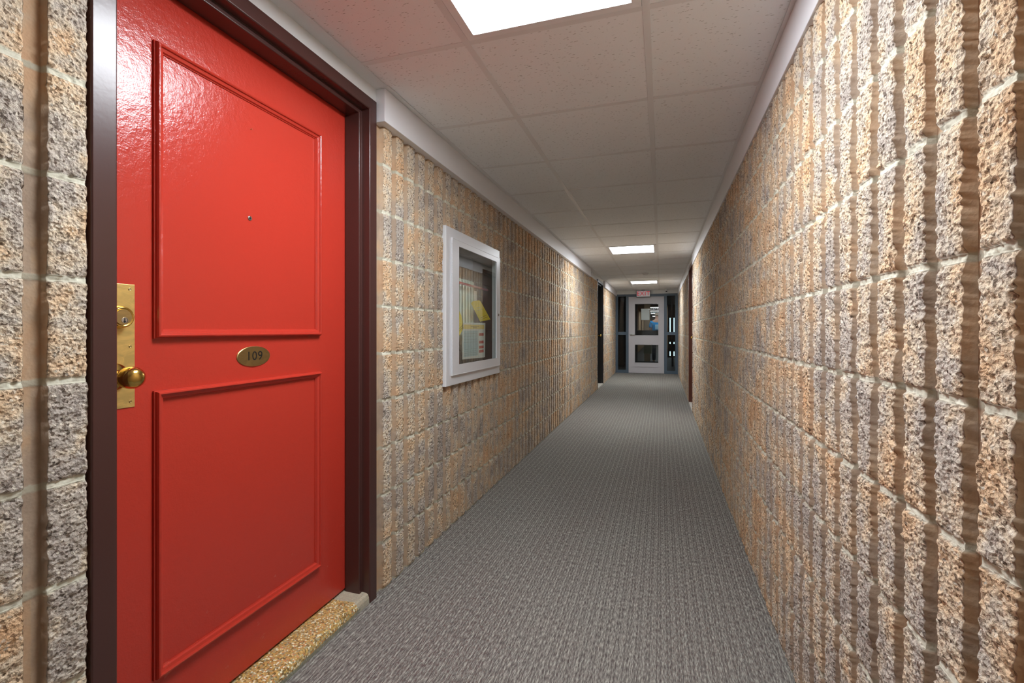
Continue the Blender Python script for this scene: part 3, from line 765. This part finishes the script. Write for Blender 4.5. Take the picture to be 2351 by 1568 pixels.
b = BM(); box(b, .30, .535, 20.06, 20.08, .05, 1.82); tag(link('window_3', b, M_DAY), 'narrow bright daylight slits far beyond the right sidelight', 'window', kind='structure')
b = BM(); box(b, -1.2, -1.1, 20.1, 40, 0, 2.2); tag(link('wall_passage_left', b, M_PIER), 'tan wall of the passage far beyond the lobby', 'wall', kind='structure')
b = BM(); box(b, .25, .35, 20.1, 40, 0, 2.2); tag(link('wall_passage_right', b, M_PIER), 'right wall of the passage far beyond the lobby', 'wall', kind='structure')
b = BM(); box(b, -1.2, .35, 40, 40.1, 0, 2.2); tag(link('wall_passage_end', b, M_PIER), 'end wall of the passage far beyond the lobby', 'wall', kind='structure')
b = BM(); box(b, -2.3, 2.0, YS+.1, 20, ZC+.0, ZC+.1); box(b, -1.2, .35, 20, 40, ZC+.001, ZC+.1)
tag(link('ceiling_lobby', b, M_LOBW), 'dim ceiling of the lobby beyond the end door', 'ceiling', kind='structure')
for i, y in enumerate((21.8, 26.0, 30.4, 36.0)):
    ceiling_light(-.64, -.03, y, y+.6, '%s of the square ceiling lights in the passage seen through the exit door glass' % ('nearest', 'second nearest', 'second farthest', 'farthest')[i], z=ZC-.006, dm=M_DIFF2)
# inner vestibule door
iv = empty('door_5', (-.3, 15.0, 0), 'dark inner lobby door seen through the exit door glass', 'door', kind='structure')
b = BM()
for x0, x1 in ((-1.3, -.80), (.02, .10), (.30, .36), (.42, .48), (.56, 1.9), (-2.2, -1.42)): box(b, x0, x1, 15, 15.06, 0, ZC)
box(b, -.80, .02, 15, 15.06, 1.90, ZC)
link('door_frame', b, M_DARKM, iv)
b = BM(); box(b, -.80, -.70, 15.01, 15.05, .01, 1.9); box(b, -.06, .02, 15.01, 15.05, .01, 1.9); box(b, -.70, -.06, 15.01, 15.05, .92, 1.10); box(b, -.70, -.06, 15.01, 15.05, .01, .14)
link('door_leaf', b, M_DARKM, iv)
tag(link('ribbed_pier', bx(-.56, -.36, 16.9, 17.1, 0, ZC), M_PIER), 'tan ribbed block pier behind the inner lobby door', 'pier')
pr = bpy.data.objects['ribbed_pier']
b = BM()
for i in range(4): box(b, -.56+i*.055, -.56+i*.055+.033, 16.87, 16.9, 0, ZC)
o = link('rib', b, M_PIER); o.parent = pr
link('glass_pane', bx(-.705, -.055, 15.024, 15.030, .135, .925), M_GLASS2, iv)
tag(link('paper_notice', bx(-.51, -.28, 15.0215, 15.0235, .38, .636), mat('olive_card', srgb(150, 150, 118), .9)), 'olive grey card low on the inner lobby door, beyond the lower pane', 'notice')
lb_ = ceiling_light(-.6, 0.0, 15.25, 15.85, 'unseen lobby ceiling light added to brighten the person in blue', z=ZC-.006, dm=M_DIFF2)  # added lamp, hidden by the door heads, to light the back of the shirt

# ------------------------------------------------------------------ person in blue beyond the glass
def skin(name, verts, edges, rads, m, parent, root=0, sub_=2):
    me = bpy.data.meshes.new(name); me.from_pydata(verts, edges, []); me.update()
    o = bpy.data.objects.new(name, me); COL.objects.link(o)
    o.modifiers.new('skin', 'SKIN')
    if not me.skin_vertices: me.skin_vertices.new()
    for v, r in zip(me.skin_vertices[0].data, rads): v.radius = r if isinstance(r, tuple) else (r, r)
    me.skin_vertices[0].data[root].use_root = True
    s = o.modifiers.new('sub', 'SUBSURF'); s.levels = sub_; s.render_levels = sub_
    me.materials.append(m)
    if parent: o.parent = parent
    return o
pe = empty('person', (-.13, 16.2, 0), 'person in a bright blue shirt seen through the exit door glass', 'person')
def PV(l): return [(x, y, z) for x, y, z in l]
body_v = [(0, 0, .93), (0, .01, 1.10), (0, .0, 1.28), (0, -.01, 1.40), (0, -.005, 1.47), (0, .01, 1.54), (0, .02, 1.62),
    (-.17, 0, 1.36), (-.22, .02, 1.12), (-.20, .14, .93), (-.19, .18, .86), (.17, 0, 1.36), (.22, .02, 1.12), (.20, .14, .93), (.19, .18, .86),
    (-.09, 0, .88), (-.10, .01, .50), (-.10, -.02, .10), (-.10, .10, .04), (.09, 0, .88), (.10, .01, .50), (.10, -.02, .10), (.10, .10, .04)]
body_e = [(0, 1), (1, 2), (2, 3), (3, 4), (4, 5), (5, 6), (3, 7), (7, 8), (8, 9), (9, 10), (3, 11), (11, 12), (12, 13), (13, 14), (0, 15), (15, 16), (16, 17), (17, 18), (0, 19), (19, 20), (20, 21), (21, 22)]
body_r = [(.14, .11), (.125, .10), (.15, .11), (.12, .09), .052, (.07, .085), (.065, .08), .055, .042, .032, .03, .055, .042, .032, .03, .08, .055, .04, .035, .08, .055, .04, .035]
skin('body', body_v, body_e, body_r, M_SKIN, pe)
# five fingers on each hand
for s in (-1, 1):
    for k, L in enumerate((.06, .075, .08, .07, .055)):
        fx = s*.19+(k-2)*.016*(1 if k else 1.5)
        skin('finger', [(fx, .18, .85), (fx, .20, .85-L*.6), (fx, .195, .85-L)], [(0, 1), (1, 2)], [.009, .008, .007], M_SKIN, pe, sub_=1)
sv = body_v[:4]+[(0, -.005, 1.43), (-.17, 0, 1.36), (-.215, .01, 1.17), (.17, 0, 1.36), (.215, .01, 1.17)]
sv[0] = (0, 0, .90)
skin('shirt', sv, [(0, 1), (1, 2), (2, 3), (3, 4), (3, 5), (5, 6), (3, 7), (7, 8)], [(.175, .135), (.165, .13), (.18, .13), (.145, .105), .06, .075, .068, .075, .068], M_SHIRT, pe)
skin('trousers', [(0, 0, .93), (-.09, 0, .87), (-.10, .01, .50), (-.10, -.02, .09), (.09, 0, .87), (.10, .01, .50), (.10, -.02, .09)], [(0, 1), (1, 2), (2, 3), (0, 4), (4, 5), (5, 6)], [(.155, .125), .10, .075, .065, .10, .075, .065], M_TROU, pe)
skin('hair', [(0, -.01, 1.55), (0, -.01, 1.63), (0, .0, 1.66)], [(0, 1), (1, 2)], [(.075, .08), (.083, .09), (.07, .08)], M_HAIR, pe)
o = link('shirt_print', bx(-.06, .14, -.145, -.135, 1.13, 1.29), M_PRINT); o.parent = pe
o = link('shoe', bx(-.15, -.05, -.09, .17, 0, .07), M_BLACK, bevel=.02); o.parent = pe
o = link('shoe', bx(.05, .15, -.09, .17, 0, .07), M_BLACK, bevel=.02); o.parent = pe
